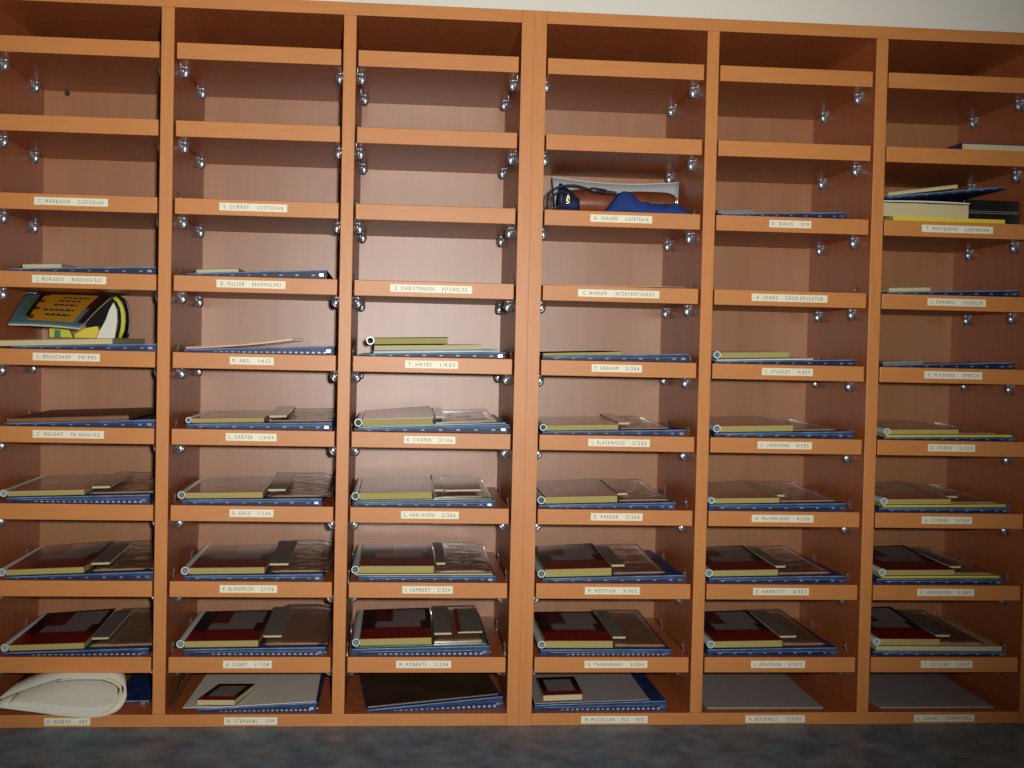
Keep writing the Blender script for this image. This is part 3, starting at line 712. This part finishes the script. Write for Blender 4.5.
# ------------------------------------------------------------------ column right of seam, floor
s = wallet(3,9,534,667,707.5,700, 'blue zip wallet under grey sheet and small book, column right of the seam','blue',dash=True)
xa = at(533,704,12)[0]; xb = at(650,701,12)[0]
sheet(3,9,(xa+2,xb),(xa+3,xb-3),14,258,lambda x,u,v: s.h(x)+0.4,0.9,'greypaper','paper_sheet','large grey white sheet on the blue wallet, column right of the seam','paper')
s2 = Stack(3,9); s2.x0 = s.x0; s2.z = s.z+2.0; s2.a = s.a
novel(3,9,s2,543,583,702.5,709,'small red and black book square on the grey sheet, column right of the seam',y0=18,length=98,tube=False,pages='page_pale',cover='small',th=9,group='small books on white sheets')

# ------------------------------------------------------------------ two right columns, floor: grey sheets
for c, fx0, fx1, bx1, lab in ((4,708,824,786,'grey card sheet alone on the cabinet floor, second column from right'),(5,880,992,945,'grey card sheet alone on the cabinet floor, far right column')):
    xa = at(fx0,708,16)[0]; xb = at(fx1,706,16)[0]
    xc = left(c)+4 if c == 4 else left(c)+4
    sheet(c,9,(max(xa,left(c)+6),xb),(left(c)+4,xb-2),20,262,lambda x,u,v: ztop(9)+0.4+2.5*v,1.6,'greypaper','card_sheet',lab,'card','grey card sheets on the cabinet floor')

# ------------------------------------------------------------------ column right of seam, third shelf: pouch, cloth, cable, folder
zs = ztop(2)+0.3
xL = at(553,205,20)[0]
# leaning grey folder behind
t = root('document_folder', V(at(556,205,90)[0],90,zs)); tag(t,'pale grey document folder bowed upright behind the brown pouch','folder')
wf = at(700,190,90)[0]-at(556,205,90)[0]
FH = at(620,177.5,150)[1]-zs-0.5
wf = min(wf+8, left(3)+W-4-at(556,205,90)[0])
def ff(o_):
    def f(u, v): return (wf*(u*(0.93+0.07*v)), 60*v+o_ + 10*math.sin(math.pi*u), v*(FH-6*math.sin(math.pi*u*0.9)))
    return f
b = MB(); b.pad(1,1,ff(1.2),ff(0),16,6,'steelblue' if False else 'paleblue_card'); b.build('cover', t, smooth=True)
b = MB(); b.sweep([ (wf*(u/12)*1.0, 60.6+10*math.sin(math.pi*u/12), (FH-6*math.sin(math.pi*u/12*0.9))) for u in range(13)],0.9,'white',6); b.build('top_edge', t, smooth=True)
# blue cloth
x0 = at(603,205,26)[0]; x1 = at(694,208,26)[0]
PR = (at(600,187.5,66)[1]-zs)/2-0.8
t = root('blue_cloth', V(x0,12,zs)); tag(t,'crumpled bright blue cloth bag under and over the brown pouch','cloth bag')
wc = x1-x0
def cl(u, v):
    e = min(1,5*u,6*(1-u))*min(1,6*v+.0,5*(1-v))
    return e*(14+0.9*PR*math.exp(-((u-.2)/.19)**4)+5.0*nz(u*wc,v*60,0.07,3)+2.0*nz(u*wc,v*60,0.2,8))
b = MB(); b.pad(wc,34,cl,lambda u,v: 0.0,28,14,'cloth'); b.build('cloth_body', t, smooth=True)
t = root('blue_strap_bag', V(at(556,190,84)[0],60,zs)); tag(t,'dark blue bag corner standing at the left end of the pouch','bag')
BH = at(560,179,72)[1]-zs
b = MB(); b.pad(33,26,lambda u,v: BH*(1-u*0.45)*min(1,6*u+.5)*(.8+.2*math.sin(math.pi*v)),lambda u,v: 0.0,8,6,'navy'); b.build('bag_body', t, smooth=True)
# brown pouch: two rounded leather lobes
x0 = at(565,200,22)[0]; x1 = at(605,205,22)[0]
t = root('leather_pouch', V(x0,80,zs)); tag(t,'brown leather pouch with brass rings across the third shelf','pouch')
xe = at(680,195,80)[0]-x0
def lobe(xs, xe_, zc, r, yc):
    b = MB(); pts = []; rad = []
    for k in range(13):
        u = k/12; pts.append((xs+(xe_-xs)*u, yc, zc)); rad.append(r*(1-(abs(2*u-1))**5)**0.5+0.8)
    b.sweep(pts, rad, 'leather', 14); return b
PR = (at(600,187.5,66)[1]-zs)/2-0.8
lobe(0, xe*0.5, PR+0.9, PR, 0).build('left_lobe', t, smooth=True)
lobe(xe*0.5, xe, PR+0.9, PR, 0).build('right_lobe', t, smooth=True)
for xx, yy, zz_ in ((9,-PR-1.5,PR+4),(xe-8,-PR-1.0,PR+2)):
    b = MB(); b.sweep([(xx+1.6*math.cos(a), yy-0.4, zz_+8*math.sin(a)) for a in [2*math.pi*q/12 for q in range(12)]],1.2,'brass',6,closed=True); b.build('ring', t, smooth=True)
# cable
def cpt(px, py, y): 
    x, z = at(px,py,y); return (x, y, z)
t0 = V(at(548,200,8)[0], 12, zs)
t = root('black_cable', t0); tag(t,'black cable coiled at the left with a plug resting on the pouch','cable')
ox, oy, oz = at(548,200,8)[0], 12, zs
raw = [cpt(590,188,20),cpt(575,184,16),cpt(560,185,14),cpt(550,191,12),cpt(547,199,10),cpt(549,206,9),cpt(556,206,9),cpt(563,200,11),cpt(566,192,12),cpt(560,190,9),cpt(552,196,8),cpt(551,205,8),cpt(560,206.5,8)]
rs = []
for k in range(len(raw)-1):
    a, b0, c0, d0 = (Vector(raw[max(0,k-1)]),Vector(raw[k]),Vector(raw[k+1]),Vector(raw[min(len(raw)-1,k+2)]))
    for q in range(5):
        t_ = q/5; rs.append(0.5*((2*b0)+(-a+c0)*t_+(2*a-5*b0+4*c0-d0)*t_*t_+(-a+3*b0-3*c0+d0)*t_**3))
rs = [(max(p.x,left(3)+5)-ox, p.y-oy, max(p.z,zs+2.2)-oz) for p in rs]
b = MB(); b.sweep(rs,1.7,'cable',8); b.build('cord', t, smooth=True)
p0 = Vector(cpt(590,188,20))-Vector((ox,oy,oz)); p1 = Vector(cpt(606,190.5,20))-Vector((ox,oy,oz)); p2 = Vector(cpt(617,192,20))-Vector((ox,oy,oz))
b = MB(); b.sweep([p0,p0.lerp(p1,.2),p1],[3.0,4.2,4.2],'cable',10); b.build('plug_body', t, smooth=True)
b = MB(); b.sweep([p1,p2],[3.1,2.6],'brass',8); b.build('plug_tip', t)

# ------------------------------------------------------------------ far right column, second shelf: white-edged book
x0 = at(957,146,30)[0]; x1 = left(5)+W-4
zs = ztop(1)+0.2
t = root('thick_book', V(x0,14,zs)); tag(t,'white-edged book with purple cover lying on the second shelf, far right','book')
b = MB(); b.box(0,x1-x0-1,1,170,1.2,9.6,'page_pale'); b.build('page_block', t)
b = MB(); b.box(0,x1-x0,0,172,9.7,11.4,'purple'); b.build('front_cover', t)
b = MB(); b.box(0,x1-x0,0,172,0,1.1,'white'); b.build('back_cover', t)
b = MB(); b.box(-1.2,-0.1,0,172,0,11.4,'purple'); b.build('spine', t)

# ------------------------------------------------------------------ far right column, third shelf: pile
zs = ztop(2)+0.2
x0 = at(893,220,12)[0]; x1 = at(1003,222,12)[0]
t = root('yellow_book', V(x0,10,zs)); tag(t,'thin yellow book at the bottom of the pile, third shelf, far right','book')
b = MB(); b.box(0.5,x1-x0-0.5,0.6,200,1,5,'cream'); b.build('page_block', t)
b = MB(); b.box(0,x1-x0,0,201,5.05,6.4,'yellow'); b.build('front_cover', t)
b = MB(); b.box(0,x1-x0,0,201,0,0.95,'yellow'); b.build('back_cover', t)
b = MB(); b.box(0,x1-x0,-0.7,-0.05,0.8,5.4,'yellow'); b.build('spine', t)
x1b = at(968,208,14)[0]; xs = left(5)+4
z2 = zs+6.7
t = root('paper_block', V(xs,14,z2)); tag(t,'thick cream block of papers on the yellow book, third shelf, far right','paper')
h2 = 20
b = MB(); b.pad(x1b-xs,190,lambda u,v: h2+0.8*nz(u*80,v*80,.05,4),lambda u,v: 0.0,10,6,'cream'); b.build('pages', t)
b = MB(); b.pad(x1b-xs+1,192,lambda u,v: (u*(x1b-xs+1),-1+192*v,h2+3.2+1.2*math.sin(math.pi*u)),lambda u,v: (u*(x1b-xs+1),-1+192*v,h2+1.6+0.9*math.sin(math.pi*u)),10,4,'white'); b.build('top_sheet', t)
z3 = z2+h2+4.8
# black cases at the right
xb0 = x1b+4; xb1 = left(5)+W-4
k0 = zs+0.2
cg = 'black cases at the end of the pile'
t = root('black_case', V(xb0,40,z2-6.4)); tag(t,'lower black plastic case beside the cream papers, third shelf, far right','case',cg)
b = MB(); b.box(0,xb1-xb0-2,0,150,0,20,'black'); b.build('case_body', t, bevel=1.2)
b = MB(); b.box(2,xb1-xb0-4,-0.35,-0.02,18.2,19.2,'padgrey'); b.build('seam', t)
t = root('black_case', V(xb0+1,42,z2-6.4+20.5)); tag(t,'upper black plastic case beside the cream papers, third shelf, far right','case',cg)
b = MB(); b.box(0,xb1-xb0-3,0,150,0,18,'black'); b.build('case_body', t, bevel=1.2)
b = MB(); b.box(2,xb1-xb0-5,-0.35,-0.02,.8,1.6,'padgrey'); b.build('seam', t)
# tilted wallet and yellow pad on top
stt = Stack(5,2); stt.x0 = xs; stt.z = z3; stt.a = math.radians(6.5)
wt = wallet(5,2,888,1005,192,184,'navy zip wallet sloping up over the black cases, third shelf, far right','blue',dash=False,st=stt,y0=20,dep=200,hmax=4.0,pull=False)
thin_block(5,2,wt,889,958,186,189.6,'cream','booklet','pale yellow booklet on top of the sloping wallet, third shelf, far right','booklet',length=150,cover='page',tilt=math.radians(1.5))

# ------------------------------------------------------------------ lights, world, camera
fl_ = bpy.data.lights.new('camera_flash','SPOT'); fl_.energy = 118; fl_.spot_size = math.radians(73); fl_.spot_blend = 1.0
fl_.shadow_soft_size = 0.018; fl_.color = (1.0,1.0,0.97)
fo = bpy.data.objects.new('camera_flash', fl_); COL.objects.link(fo)
fp = CAM + R2*45 + U2*28
fo.location = V(*fp)
aim = Vector(V(-150,0,215))-Vector(fo.location)
fo.rotation_euler = aim.to_track_quat('-Z','Y').to_euler()
w = bpy.data.worlds.new('room_light'); sc.world = w; w.use_nodes = True
w.node_tree.nodes['Background'].inputs['Color'].default_value = (1.0,0.86,0.70,1); w.node_tree.nodes['Background'].inputs['Strength'].default_value = 0.065

cd = bpy.data.cameras.new('camera'); co = bpy.data.objects.new('camera', cd); COL.objects.link(co)
cd.sensor_width = 36; cd.sensor_fit = 'HORIZONTAL'; cd.lens = 36*F/1024; cd.clip_start = 0.01
mw = Matrix((( R2.x,U2.x,-FWD.x),(R2.y,U2.y,-FWD.y),(R2.z,U2.z,-FWD.z))).to_4x4(); mw.translation = Vector(V(*CAM))
co.matrix_world = mw
sc.camera = co
sc.view_settings.view_transform = 'Standard'; sc.view_settings.look = 'None'
sc.view_settings.exposure = 0.0; sc.view_settings.gamma = 1.0; sc.view_settings.use_curve_mapping = False
